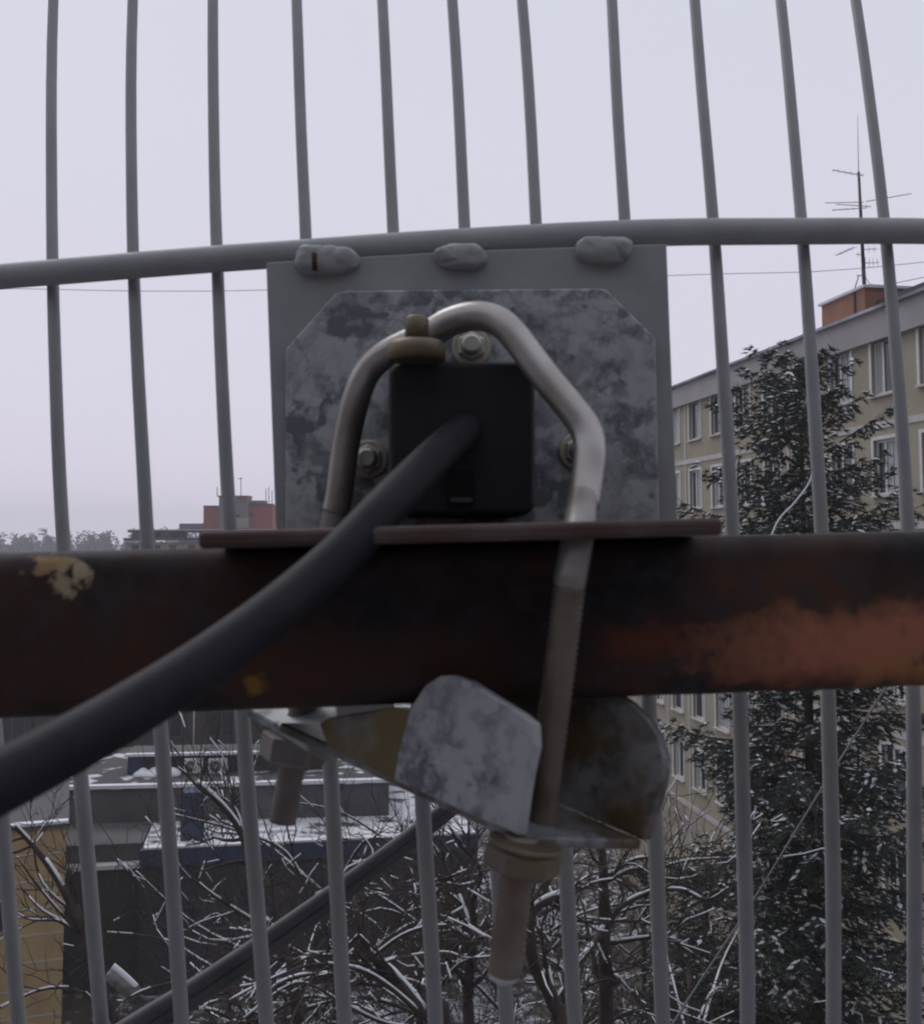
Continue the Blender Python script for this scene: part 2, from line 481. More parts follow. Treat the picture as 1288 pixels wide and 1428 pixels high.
yagi(1207, 281, 1270, 270, 1.2, 6, .25)
yagi(1214, 288, 1165, 285, 1.0, 6, .25)
yagi(1208, 290, 1160, 293, -1.5, 5, .3)
yagi(1203, 282, 1150, 283, 2.0, 5, .25)
yagi(1190, 345, 1166, 356, -1.0, 4, .4)
yagi(1200, 348, 1222, 347, .6, 3, .3, True)
yagi(1203, 355, 1193, 355, .2, 2, .2, True)
yagi(1203, 367, 1225, 366, .8, 4, .4, True)
yagi(1194, 384, 1206, 384, .2, 2, .2)
yagi(1203, 398, 1230, 399, 1.0, 5, .6)
st = MB(); st.tube([P(1190, 406, ym), P(1197, 384, ym)], .02, 5); st.tube([P(1204, 384, ym), P(1215, 400, ym+1)], .012, 5); part(st, 'brace', M_mast, tv)

# ------------------------------------------------------------------ low buildings (left)
def frame(o, yaw):
    M = Matrix.Rotation(yaw, 4, 'Z'); M.translation = o; return M
YW = R(10)
M_blue = mat('blue_fascia', (.035, .055, .12), (.05, .065, .12), 1.5, .7)
M_dark = mat('dark_slate_wall', (.045, .045, .055), (.065, .06, .065), .8, .9)
M_roofd = mat('roof_felt_snow', (.09, .085, .09), (.70, .71, .75), 1.1, .9, lo=.36, hi=.45)
M_felt = mat('roof_felt_grey', (.09, .09, .095), (.12, .12, .125), .7, .9)
M_feltp = mat('felt_melting_snow', (.07, .065, .065), (.60, .61, .65), 1.0, .9, lo=.54, hi=.60)
# wing A (front)
zA = 5.0
oA = Pz(400, 1176, zA)
MA = frame(Vector((oA.x, oA.y, 0)), YW)
def lx(Mx, u, v, plane_y=0):
    o = Mx @ Vector((0, plane_y, 0)); n_ = Mx.to_3x3() @ Vector((0, 1, 0)); p = Mx.inverted() @ Pp(u, v, o, n_); return p
xa0 = lx(MA, 196, 1190).x; xa1 = 7.0
print('wingA', oA, xa0, lx(MA, 0, 1300).x)
lowb = empty('low_flat_roofed_building', MA @ Vector((0,0,0)), 'low dark blue flat roofed building with snow on its stepped roofs', 'building')
w_ = MB(); w_.box((xa0, 0, 0), (xa1, 9, zA-.55), MA); part(w_, 'wall', M_dark, lowb)
w_ = MB(); w_.box((xa0, -.12, zA-.55+.003), (xa1, 9, zA), MA); part(w_, 'fascia', M_blue, lowb)
w_ = MB(); w_.box((xa0+.05, -.05, zA+.003), (xa1-.05, 8.8, zA+.03), MA); part(w_, 'roof', M_roofd, lowb)
w_ = MB()
for (x, y, l) in ((xa0+.1, -.1, xa1-xa0-.2),):
    w_.box((x, y, zA+.034), (x+l, y+.35, zA+.10), MA)
w_.box((xa0+.1, 1.4, zA+.034), (xa0+5.5, 1.6, zA+.13), MA); w_.box((xa0+.4, 2.5, zA+.034), (xa0+4.5, 2.7, zA+.14), MA)
part(w_, 'roof_snow', M_snow, lowb)
# left step of wing A with lower snow roof
w_ = MB(); w_.box((xa0-4.6, .6, 0), (xa0-.02, 6, zA-.75), MA); part(w_, 'side_wall', M_dark, lowb)
w_ = MB(); w_.box((xa0-4.7, .45, zA-.747), (xa0-.02, 6, zA-.6), MA); part(w_, 'side_roof', M_snow, lowb)
w_ = MB(); w_.box((xa0-4.7, .9, zA-.597), (xa0-.02, 6, zA-.05), MA); w_.box((xa0-4.6,.85,zA-.047),(xa0-.02,6,zA+.04), MA); part(w_, 'side_parapet', M_felt, lowb)
# wall details: blue panels and windows
for (x0, x1, z0, z1, m_) in ((xa0+.9, xa0+2.3, 1.2, 3.0, M_blue), (xa0+3.0, xa0+4.6, 1.6, 3.2, M_blue), (xa0+6.0, xa0+6.9, .2, 2.6, M_blue), (xa0+8.5, xa0+10, 1.4, 2.9, M_blue)):
    q_ = MB(); q_.box((x0, -.05, z0), (x1, -.002, z1), MA); wp = part(q_, 'window', m_, lowb)
    q_ = MB(); q_.box((x0+.1, -.065, z0+.1), (x1-.1, -.053, z1-.1), MA); part(q_, 'glass', M_glass, wp)
# blue vent shaft on the roof
vs_ = lx(MA, 268, 1172, 1.0)
q_ = MB(); q_.box((vs_.x-.4, .8, zA+.035), (vs_.x+.4, 1.6, zA+1.75), MA); part(q_, 'vent_shaft', M_blue, lowb)
# middle block B
zB = 6.35
oB = Pz(200, 1098, zB); MB_ = frame(Vector((oB.x, oB.y, 0)), YW*.6)
xb0 = lx(MB_, 20, 1100).x
mid = empty('grey_flat_roofed_hall', MB_ @ Vector((0,0,0)), 'grey hall with long snow-edged flat roof behind the ochre building', 'building')
w_ = MB(); w_.box((xb0-6, 0, 0), (9.5, 3.2, zB-.05), MB_); part(w_, 'wall', M_felt, mid)
w_ = MB(); w_.box((xb0-6.1, -.10, zB-.047), (9.6, 8, zB+.06), MB_); part(w_, 'roof', M_feltp, mid)
w_ = MB(); w_.box((xb0-6.1, -.12, zB-.01), (9.6, .2, zB+.12), MB_); part(w_, 'roof_snow', M_snow, mid)
# rooftop cabin C with air conditioners
pC = lx(MB_, 178, 1090, 2.2); pC2 = lx(MB_, 372, 1050, 2.2)
zC = lx(MB_, 260, 1052, 2.2).z
cab = empty('rooftop_cabin', MB_ @ Vector((pC.x, 2.2, zB+.07)), 'dark rooftop cabin with blue corner and white roof edge carrying two cooling units', 'cabin')
w_ = MB(); w_.box((pC.x+.58, 2.2, zB+.073), (pC2.x+2.5, 3.9, zC-.04), MB_); part(w_, 'wall', M_dark, cab)
w_ = MB(); w_.box((pC.x, 2.15, zB+.074), (pC.x+.577, 3.9, zC-.04), MB_); part(w_, 'corner_panel', M_blue, cab)
w_ = MB(); w_.box((pC.x-.08, 2.0, zC-.037), (pC2.x+2.6, 4.0, zC+.05), MB_); part(w_, 'roof', M_felt, cab)
w_ = MB(); w_.box((pC.x-.09, 1.98, zC-.01), (pC2.x+2.6, 2.25, zC+.09), MB_); part(w_, 'roof_snow', M_snow, cab)
w_ = MB(); w_.tube([MB_ @ Vector((lx(MB_,270,1040,3).x, 3, zC+.1)), MB_ @ Vector((lx(MB_,270,1040,3).x, 3, zC+2.2))], .03, 6); part(w_, 'vent_pipe', M_band, cab)
w_ = MB()
for k in range(40):
    cx_ = pC.x + random.uniform(.6, 1.9); w_.lathe(MB_ @ Vector((cx_, random.uniform(1.6, 2.05), zB+.072)), (0,0,1), [(0,.34),(.1,.28),(random.uniform(.15,.3),.1)], 8)
part(w_, 'snow_drift', M_snow, cab)
M_ac = mat('cooler_casing', (.85, .84, .82), (.76, .74, .72), 5, .5)
M_grille = mat('dark_grille', (.06, .06, .065), None)
for i, uu in enumerate((270, 304)):
    p = lx(MB_, uu, 1068, 2.0)
    a = empty('air_conditioner', MB_ @ Vector((p.x, 2.0, p.z-.28)), ('left' if i == 0 else 'right') + ' one of the two pale cooling units with round fan on the dark rooftop cabin', 'air conditioner', 'cooling units on the rooftop cabin')
    q_ = MB(); q_.box((p.x-.37, 1.85, p.z-.28), (p.x+.37, 2.19, p.z+.30), MB_); part(q_, 'casing', M_ac, a, .02)
    q_ = MB(); q_.lathe(MB_ @ Vector((p.x-.08, 1.846, p.z+.01)), MB_.to_3x3() @ Vector((0,-1,0)), [(0,.22),(.015,.22),(.02,.19)], 20); gr = part(q_, 'fan_grille', M_grille, a)
    q_ = MB()
    for k in range(4):
        an = k*math.pi/4; e = Vector((math.cos(an)*.19, 0, math.sin(an)*.19)); c0 = Vector((p.x-.08, 1.815, p.z+.01))
        q_.tube([MB_ @ (c0-e), MB_ @ (c0+e)], .006, 4)
    part(q_, 'guard', M_ac, gr)
    q_ = MB(); q_.box((p.x-.3, 1.9, p.z-.36), (p.x-.24, 2.19, p.z-.283), MB_); q_.box((p.x+.24, 1.9, p.z-.36), (p.x+.3, 2.19, p.z-.283), MB_); part(q_, 'bracket', M_grille, a)

# ochre building
M_ochre, t, b = newmat('ochre_render')
tcn = t.nodes.new('ShaderNodeTexCoord')
g1 = nz(t, tcn.outputs['Object'], 1.3, 7)
c = mixc(t, ramp(t, g1.outputs['Fac'], .35, .7), (.60, .43, .22), (.46, .32, .16))
t.links.new(c, b.inputs['Base Color']); b.inputs['Roughness'].default_value = .9
YO = 33.0
pO = P(93, 1146, YO); pO2 = Pz(70, 1395, 0)
MO = frame(Vector((pO.x, YO, 0)), R(20))
zO = pO.z
och = empty('ochre_building', MO @ Vector((0,0,0)), 'small ochre building with pale joint lines and a snowy roof edge', 'building')
w_ = MB(); w_.box((-9, 0, 0), (0, 7, zO-.12), MO); part(w_, 'wall', M_ochre, och)
w_ = MB()
k = 0; z = zO-.12-.75
while z > .2:
    w_.box((-9.004, -.012, z-.02), (.004, -.001, z+.02), MO); z -= .78
part(w_, 'joint_line', M_band, och)
w_ = MB(); w_.box((-9.1, -.1, zO-.117), (.08, 7.1, zO-.03), MO); rfo = part(w_, 'roof', M_felt, och)
w_ = MB(); w_.box((-9.05, -.08, zO-.028), (.05, .22, zO+.05), MO); part(w_, 'roof_snow', M_snow, och)
wp_ = lx(MO, 15, 1240); wq = lx(MO, -20, 1300)
q_ = MB(); q_.box((wp_.x-1.3, -.05, wq.z), (wp_.x, -.002, wp_.z), MO); wf = part(q_, 'window', M_blue, och)
q_ = MB(); q_.box((wp_.x-1.2, -.06, wq.z+.15), (wp_.x-.08, -.053, wp_.z-.08), MO); part(q_, 'glass', M_glass, wf)

# brown house behind, mostly hidden by the beam
MH = frame(Vector((-24, 64, 0)), R(6))
M_brownw = mat('brown_wall', (.085, .07, .068), (.06, .052, .052), .4, .9)
hs = empty('brown_house', MH @ Vector((0,0,0)), 'dull brown-grey house with small windows behind the snowy flat roofs', 'house')
w_ = MB(); w_.box((-14, 0, 0), (20, 10, 11), MH); part(w_, 'wall', M_brownw, hs)
w_ = MB(); w_.prism([MH @ Vector(p) for p in ((-14.5,-.5,11.003),(-14.5,10.5,11.003),(-14.5,5,13.3))], MH.to_3x3() @ Vector((35,0,0))); part(w_, 'roof', M_snow, hs)
for x in (-12, -9, -6, -3, 0, 3, 6, 9, 12, 15):
    for z in (4.2, 7.4):
        q_ = MB(); q_.box((x, -.06, z), (x+1.5, -.002, z+1.5), MH); wf = part(q_, 'window', M_felt, hs)
        q_ = MB(); q_.box((x+.08, -.075, z+.08), (x+.7, -.062, z+1.42), MH); q_.box((x+.8, -.075, z+.08), (x+1.42, -.062, z+1.42), MH); part(q_, 'glass', M_glass, wf)

# far long terrace building + red tower
M_red = mat('brick_red', (.36, .075, .06), (.28, .065, .055), .3, .9)
M_pale = mat('pale_render', (.36, .33, .27), (.30, .27, .22), .2, .9)
M_blgr = mat('blue_grey_cladding', (.13, .17, .24), None)
YT = 150.
def fb(mb, u0, v0, u1, v1, Y, d):
    a = P(u0, v1, Y); b_ = P(u1, v0, Y); mb.box((a.x, Y, a.z), (b_.x, Y+d, b_.z))
ter = empty('terrace_building', (P(270,750,YT).x, YT, 0), 'long low far building with a covered roof terrace under the red tower', 'building')
q_ = MB(); a = P(176, 757, YT); b_ = P(420, 757, YT); q_.box((a.x, YT, 0), (b_.x, YT+15, a.z)); part(q_, 'wall', M_pale, ter)
q_ = MB(); fb(q_, 172, 750.5, 300, 753.5, YT-.5, 15); part(q_, 'lower_slab', M_dark, ter)
q_ = MB(); fb(q_, 178, 739.5, 420, 742.5, YT-.7, 14); part(q_, 'roof_slab', M_dark, ter)
q_ = MB(); fb(q_, 178, 738.3, 420, 739.3, YT-.7, 14); part(q_, 'roof_snow', M_snow, ter)
for (u0, u1) in ((183, 200), (224, 236), (278, 420)):
    q_ = MB(); fb(q_, u0, 742.7, u1, 750.3, YT+.4, 10); part(q_, 'pillar', M_pale, ter)
for u0 in (184, 214, 236, 262, 290):
    q_ = MB(); fb(q_, u0, 760, u0+10, 770, YT-.1, .09); part(q_, 'window', M_glass, ter)
for u0 in (205, 240):
    q_ = MB(); fb(q_, u0, 744, u0+12, 749, YT+5, .5); part(q_, 'screen', M_wframe, ter)
YR = 190.
twr = empty('red_tower_block', (P(333,740,YR).x, YR, 0), 'far red tower block with a grey upper core and small rooftop aerials', 'tower block')
a = P(284, 706.5, YR); b_ = P(380, 704, YR)
q_ = MB(); q_.box((a.x, YR, 0), (P(309, 740, YR).x, YR+5, a.z)); q_.box((P(345,740,YR).x, YR, 0), (b_.x, YR+5, b_.z)); part(q_, 'wall', M_red, twr)
q_ = MB(); fb(q_, 304, 693, 345, 790, YR-1.5, 4); q_.box((P(308,740,YR-1.5).x, YR-1.4, 0), (P(345,740,YR-1.5).x, YR+8, 20)); 
part(q_, 'core', mat('grey_core', (.20, .165, .17), (.16, .13, .14), .4, .9), twr)
q_ = MB(); fb(q_, 303, 691, 345.5, 692.8, YR-1.8, 4.5); part(q_, 'core_roof', M_red, twr)
q_ = MB(); fb(q_, 345.5, 698, 369, 703.5, YR+1, 3); part(q_, 'plant_room', M_blgr, twr)
q_ = MB(); fb(q_, 283, 705, 303.5, 706.3, YR-.2, 12); fb(q_, 346, 702.4, 380, 703.8, YR-.3, 3); part(q_, 'roof_edge', M_dark, twr)
q_ = MB(); fb(q_, 325, 722, 346, 736, YR-2.2, .6); part(q_, 'balcony', M_pale, twr)
q_ = MB(); fb(q_, 326, 718, 334, 721.8, YR-1.75, .2); fb(q_, 349, 715, 352.5, 720, YR-.2, .15); part(q_, 'window', M_glass, twr)
q_ = MB()
for (u, v0, v1) in ((336, 667, 691), (303, 679, 691), (371, 681, 702), (375, 679, 704), (379.5, 684, 704)):
    q_.tube([P(u, v1, YR), P(u, v0, YR)], .07, 5)
q_.tube([P(332, 668, YR), P(339, 666.5, YR)], .07, 5)
part(q_, 'aerial', M_mast, twr)
q_ = MB(); fb(q_, 250, 730, 284, 739, YR+2, 10); q_.box((P(250,740,YR+2).x, YR+2.1, 0),(P(284,740,YR+2).x, YR+10, 16)); part(q_, 'side_wing', M_blgr, twr)

# ------------------------------------------------------------------ street lamp head (lower left)
lpY = 24.
p0, p1 = P(152, 1357, lpY), P(190, 1388, lpY)
lamp = empty('street_lamp', (p1.x+.35, lpY, 0), 'tilted pale cylindrical street lamp with snow at the bottom left', 'street lamp')
q_ = MB(); q_.lathe(p0, p1-p0, [(-.03,.03),(0,.12),(.05,.15),((p1-p0).length,.17),((p1-p0).length+.04,.1)], 16); part(q_, 'lamp_head', mat('lamp_housing', (.22,.21,.20), (.15,.14,.14), 8, .7), lamp)
q_ = MB(); q_.tube(spline([p0+Vector((.08,0,.15)), (p0+p1)/2+Vector((.05,0,.17)), p1+Vector((0,0,.17))]), .075, 8); part(q_, 'snow_cap', M_snow, lamp)
q_ = MB(); q_.tube(spline([p1, p1+Vector((.3,0,-.2)), Vector((p1.x+.35, lpY, p1.z-.8)), Vector((p1.x+.35, lpY, 0))]), .06, 8); part(q_, 'pole', M_mast, lamp)

# ------------------------------------------------------------------ trees
def rdir(d, spread, rn):
    a = Vector((rn.gauss(0,1), rn.gauss(0,1), rn.gauss(0,1))); a -= d*a.dot(d); a.normalize()
    return (d*math.cos(spread) + a*math.sin(spread)).normalized()
def snow_strip(sn, pts, rad, rn, amt=.75):
    run = []; rr = []
    def flush():
        if len(run) > 1: sn.tube(run, rr, 5, True)
        run.clear(); rr.clear()
    for i in range(len(pts)):
        t_ = pts[min(i+1, len(pts)-1)] - pts[max(i-1, 0)]
        h = math.hypot(t_.x, t_.y)/max(1e-6, t_.length)
        if h > .45 and rn.random() < amt:
            r_ = min(max(rad[i]*.8, .008), rad[i]*.4+.014)*rn.uniform(.75, 1.1)
            run.append(pts[i] + Vector((0, 0, rad[i]*.75 + r_*.3))); rr.append(r_)
        else: flush()
    flush()
def grow(mb, sn, p, d, L, r, lvl, rn, maxl, curve=.22, samt=.75):
    n = 6 if lvl < 2 else 4
    pts = [p]; rad = [r]; q = p; dd = d
    for i in range(n):
        dd = (dd + Vector((rn.gauss(0,curve), rn.gauss(0,curve), rn.gauss(0,curve)+.05))).normalized()
        q = q + dd*L/n; pts.append(q); rad.append(r*(1-.75*(i+1)/n)+.002)
    mb.tube(pts, rad, 6 if lvl < 1 else (4 if lvl < 3 else 3), True)
    snow_strip(sn, pts, rad, rn, samt)
    if lvl < maxl:
        m = rn.choice((2,3,4)) if lvl < 2 else rn.choice((1,2,3))
        for k in range(m):
            i = rn.randint(1, n-1); t_ = pts[i+1]-pts[i]
            nd = rdir(t_.normalized(), rn.uniform(.5, 1.05), rn)
            nd = (nd + Vector((0,0,.12))).normalized()
            grow(mb, sn, pts[i], nd, L*rn.uniform(.4,.75), max(.0035, rad[i]*.6), lvl+1, rn, maxl, curve, samt*.55)
TREEGRP = 'bare snow-dusted trees below the grid'
def bare_tree(label, base, limbs, seed, maxl=3, sub=5, samt=.8, L0=1.2, limb_r=.04):
    rn = random.Random(seed)
    root = empty('bare_tree', base, label, 'tree', TREEGRP)
    tr = MB(); br = MB(); sn = MB()
    for li, (pts, r) in enumerate(limbs):
        pts = spline(pts, 4)
        n = len(pts); rad = [r*(1-.7*i/(n-1)) for i in range(n)]
        (tr if li == 0 else br).tube(pts, rad, 8 if li == 0 else 6)
        snow_strip(sn, pts, rad, rn, .86)
        st0 = n//2 if li == 0 else 1
        for k in range(sub if li else sub):
            i = rn.randint(st0, n-2); t_ = (pts[i+1]-pts[i]).normalized()
            nd = rdir(t_, rn.uniform(.5, 1.1), rn)
            grow(br, sn, pts[i], nd, L0*rn.uniform(.5, 1.2), rad[i]*.5, 1, rn, maxl, .22, samt*.6)
    part(tr, 'trunk', M_bark, root); part(br, 'branches', M_bark, root); part(sn, 'snow_cover', M_snow, root)['kind'] = 'stuff'
    return root
def PL(Y, *uv, dy=0): 
    n = len(uv); return [P(u, v, Y + dy*i/max(1, n-1)) for i, (u, v) in enumerate(uv)]
def gtree(label, Y, gx, limbs, seed, **kw):
    base = Vector((P(gx, 1400, Y).x, Y, 0))
    L = []
    for i, (r, dy, uv) in enumerate(limbs):
        pts = PL(Y, *uv, dy=dy)
        if i == 0: pts = [base, base.lerp(pts[0], .6) + Vector((.1, 0, 0))] + pts
        L.append((pts, r))
    return bare_tree(label, base, L, seed, **kw)
gtree('bare tree whose dark forked limb leans left above arching snowy boughs', 9.0, 660, [
    (.07, 0, [(625,1470),(592,1415),(560,1372),(520,1335),(502,1295),(497,1268)]),
    (.022, -.8, [(590,1418),(545,1378),(500,1352),(440,1345),(385,1362),(320,1395)]),
    (.02, .8, [(600,1425),(560,1405),(500,1390),(430,1405),(370,1428)]),
    (.02, .5, [(585,1395),(540,1362),(480,1355),(400,1372)]),
    (.016, -.6, [(520,1335),(560,1305),(598,1292),(640,1290)]),
    (.014, .6, [(530,1345),(560,1335),(620,1328),(650,1336),(700,1332)]),
    (.016, .6, [(505,1300),(470,1330),(430,1335),(390,1358),(360,1370)]),
    (.018, -.4, [(620,1440),(540,1428),(480,1400),(430,1372),(395,1378),(340,1420)])], 11, sub=6, L0=.8)
gtree('bare tree with upright dark trunk and snowy limbs reaching towards the spruce', 12.5, 845, [
    (.13, 0, [(846,1500),(845,1400),(842,1300),(841,1225),(838,1170)]),
    (.035, -.8, [(845,1300),(862,1268),(905,1245),(950,1241),(985,1255),(1015,1238)]),
    (.028, .5, [(848,1228),(880,1213),(910,1212),(960,1200),(1020,1196)]),
    (.022, .5, [(850,1222),(880,1200),(910,1198),(950,1215),(965,1240)]),
    (.026, -.6, [(848,1316),(905,1308),(935,1313),(990,1330)]),
    (.05, -.6, [(845,1290),(825,1320),(806,1345),(790,1380)]),
    (.024, .6, [(842,1428),(880,1412),(930,1408),(1000,1432)])], 12, sub=7, L0=1.2)
gtree('bare tree with crooked forked trunk just right of the long bolt', 10.5, 775, [
    (.10, 0, [(785,1490),(772,1400),(745,1345),(738,1290),(752,1262),(790,1245)]),
    (.022, .5, [(772,1390),(762,1345),(740,1335),(720,1330)]),
    (.02, -.5, [(765,1370),(758,1330),(755,1290),(765,1270)]),
    (.02, .5, [(775,1395),(790,1360),(760,1335),(735,1325)])], 13, sub=7, L0=.9)
gtree('bare tree with knotty snow-streaked trunk just left of the long bolt', 11.5, 655, [
    (.09, 0, [(655,1480),(652,1380),(660,1300),(655,1220)]),
    (.03, .5, [(655,1290),(640,1250),(612,1190),(590,1165)]),
    (.03, -.5, [(657,1260),(670,1215),(640,1175),(625,1150)]),
    (.022, .5, [(655,1215),(630,1222),(600,1240),(570,1262)]),
    (.022, -.5, [(615,1375),(640,1345),(672,1335),(700,1335)]),
    (.03, .5, [(655,1310),(636,1298),(610,1285)])], 14, sub=8, L0=1.0)
gtree('bare tree spreading thin dark limbs across the ochre building', 14.0, 170, [
    (.09, 0, [(175,1500),(150,1400),(118,1310),(88,1240),(55,1190),(22,1152)]),
    (.03, .5, [(140,1360),(110,1300),(60,1270),(28,1235)]),
    (.022, -.5, [(118,1310),(75,1262),(45,1225),(25,1195)]),
    (.024, .5, [(120,1312),(85,1285),(35,1280),(-20,1240)]),
    (.022, .4, [(100,1270),(60,1232),(48,1180),(62,1150)]),
    (.026, -.5, [(150,1428),(120,1385),(70,1378),(20,1395),(-30,1420)])], 15, sub=4, L0=1.2, samt=.6)
gtree('bare tree with snow-lined limbs in front of the blue walled roof', 13.0, 420, [
    (.10, 0, [(425,1500),(415,1420),(400,1330),(360,1270),(345,1185),(320,1135),(275,1092)]),
    (.03, .6, [(400,1330),(430,1260),(400,1190),(335,1160),(240,1135)]),
    (.026, -.5, [(380,1300),(330,1270),(300,1250),(255,1225),(215,1290)]),
    (.026, .5, [(415,1410),(470,1230),(520,1195),(500,1160)]),
    (.024, .5, [(440,1250),(500,1235),(600,1300),(640,1340)]),
    (.024, -.5, [(400,1340),(330,1320),(260,1280),(190,1215)]),
    (.024, .8, [(410,1390),(300,1350),(230,1310),(150,1300)]),
    (.022, .5, [(345,1185),(330,1130),(300,1105)])], 16, sub=7, L0=1.3)
gtree('bare tree with long snow-laden boughs arching low across the left middle', 10.0, 330, [
    (.06, 0, [(340,1500),(345,1440),(352,1400)]),
    (.024, .4, [(350,1425),(320,1385),(270,1368),(210,1378),(165,1400)]),
    (.024, -.4, [(352,1415),(390,1372),(450,1358),(520,1372),(570,1405)]),
    (.02, .6, [(355,1405),(400,1345),(450,1328),(500,1332)]),
    (.02, .4, [(348,1430),(300,1410),(250,1405),(205,1422)]),
    (.018, -.6, [(356,1430),(420,1392),(480,1398),(530,1428)])], 31, sub=5, L0=.7)
for i, (u, Y, vt, lab) in enumerate(((470, 19, 1075, 'fine-twigged bare tree behind the hanging clamp bolt at the left'), (590, 22, 1120, 'fine-twigged bare tree behind the far black cable'), (700, 20, 1180, 'fine-twigged bare tree half hidden behind the nut of the clamp'), (800, 24, 1190, 'fine-twigged bare tree between the long bolt and the spruce'), (900, 26, 1150, 'slender bare tree close to the beige facade'), (330, 27, 1190, 'bushy bare tree in front of the blue flat roofed building'), (560, 30, 1090, 'distant bare tree in the thicket beyond the black cable'), (400, 18, 1290, 'snowy bare tree low in the middle of the thicket'), (960, 17, 1290, 'low bare tree at the foot of the spruce'), (255, 20, 1330, 'low bare tree behind the far black cable near the lamp'))):
    rn = random.Random(40+i)
    base = Vector((P(u, 1300, Y).x, Y, 0)); tp = P(u, vt+60, Y)
    limbs = [([base, base.lerp(tp, .5)+Vector((rn.uniform(-.4,.4), rn.uniform(-.4,.4), 0)), tp], .11)]
    for k in range(9):
        h = rn.uniform(.45, .95); p = base.lerp(tp, h)
        a = rn.uniform(0, 6.28); l = rn.uniform(1.3, 3.2)
        e = p + Vector((math.cos(a)*l, math.sin(a)*l, rn.uniform(.2, 1.6)))
        limbs.append(([p, p.lerp(e, .5)+Vector((0, 0, .35)), e], .035))
    bare_tree(lab, base, limbs, 60+i, maxl=3, sub=5, samt=.25, L0=1.5)
# undergrowth mass
M_under = mat('undergrowth', (.035, .027, .024), (.06, .045, .038), 2, 1.)
ug = MB(); rn = random.Random(5)
for i in range(2600):
    u = rn.uniform(-150, 1300); Y = rn.uniform(17, 33); p = P(u, 1300, Y); p.z = 0
    if p.x < -4.5 and Y > 30: continue
    if (p-FO).dot(fn) > -.5: continue
    h = rn.uniform(.8, 3.6); d = Vector((rn.gauss(0,.4), rn.gauss(0,.4), 1)).normalized()
    mid_ = p + d*h*.5; e = mid_ + (d+Vector((rn.gauss(0,.5), rn.gauss(0,.5), -.1)))*h*.5
    ug.tube([p, mid_, e], [.02, .014, .006], 3, False)
    for k in range(3):
        q = mid_.lerp(e, rn.random()); ug.tube([q, q+Vector((rn.gauss(0,.4), rn.gauss(0,.4), rn.uniform(0,.5)))], [.01, .004], 3, False)
tag(ug.build('undergrowth', M_under), 'tangled leafless brown scrub covering the ground between the buildings', 'scrub', kind='stuff')

# spruce with snow-dusted sprays
M_needle = mat('spruce_needles', (.045, .058, .048), (.075, .09, .068), 1.5, .8)
M_trunk = mat('spruce_bark', (.05, .035, .028), (.08, .06, .05), 3, .9)
def spruce(label, base, H, Rb, seed, zmin=0.5, snow=.35, dens=1.0):
    rn = random.Random(seed)
    root = empty('spruce_tree', base, label, 'tree', 'snow-dusted conifers by the block')
    tr = MB(); tr.tube([base, base+Vector((.05,0,H*.5)), base+Vector((0,0,H))], [.22, .12, .02], 8)
    br = MB(); nd = MB(); sn = MB()
    z = H - .15
    while z > zmin:
        f_ = (H - z)/H
        rad = min(Rb, .28 + .92*(H-z)**.6)*rn.uniform(.7, 1.12)
        k = rn.choice((5,6,7))
        a0 = rn.uniform(0, 6.28)
        for j in range(k):
            a = a0 + j*6.283/k + rn.uniform(-.35,.35); l = rad*rn.uniform(.6, 1.18)
            if rn.random() < .2: continue
            up0 = .45*(1-f_) - .1
            pts = []
            for s_ in range(7):
                t_ = s_/6
                pts.append(base + Vector((math.cos(a)*l*t_, math.sin(a)*l*t_, z + l*(up0*t_ - .30*t_*t_ + .34*t_**4)*(1 if f_ > .12 else .2) + (l*.6*t_ if f_ <= .12 else 0))))
            br.tube(pts, [.035*(1-t/7)*(.4+f_) for t in range(7)], 4, False)
            dirb = Vector((math.cos(a), math.sin(a), 0)); side = Vector((-math.sin(a), math.cos(a), 0))
            nt_ = max(4, int(l*8*dens))
            for q in range(nt_):
                t_ = (q + rn.random())/nt_; t_ = .15 + .85*t_
                i = min(5, int(t_*6)); p = pts[i].lerp(pts[i+1], t_*6-i)
                sl = (.18 + .42*l*(1-t_)*.55)*rn.uniform(.6, 1.15)
                for sgn in (-1, 1):
                    d = (dirb*rn.uniform(.4,.9) + side*sgn*rn.uniform(.5,1) + Vector((0,0,rn.uniform(-.55,.12)))).normalized()
                    m = max(2, int(sl/.11))
                    hs_ = rn.random() < snow
                    for w_i in range(m):
                        c_ = p + d*sl*(w_i+.5)/m + Vector((0,0,-.05*w_i))
                        # a spray of needles: thin crossed blades
                        for e_ in range(7):
                            dd = (d + Vector((rn.gauss(0,.55), rn.gauss(0,.55), rn.gauss(0,.4)))).normalized()*rn.uniform(.08,.18)
                            s2 = dd.cross(Vector((rn.gauss(0,1), rn.gauss(0,1), rn.gauss(0,1)))).normalized()*rn.uniform(.009,.022)
                            nd.add([c_-dd*.4, c_+s2, c_+dd, c_-s2], [(0,1,2,3)])
                        if hs_ and rn.random() < .35 + .6*t_:
                            r_ = rn.uniform(.018, .055); dd = d*rn.uniform(.05, .13)
                            o_ = c_ + Vector((0,0,.02))
                            u_ = Vector((0,0,r_*.7)); s2 = d.cross(Vector((0,0,1))).normalized()*r_
                            sn.add([o_-dd, o_+s2, o_+dd, o_-s2, o_+u_, o_-u_*.3], [(0,3,4),(3,2,4),(2,1,4),(1,0,4),(0,1,5),(1,2,5),(2,3,5),(3,0,5)])
        z -= rn.uniform(.16, .28)
    part(tr, 'trunk', M_trunk, root); part(br, 'branches', M_trunk, root)
    part(nd, 'needles', M_needle, root); part(sn, 'snow_cover', M_snow, root)['kind'] = 'stuff'
    return root
YS = 21.
sb = P(1118, 700, YS); top_z = P(1110, 500, YS).z
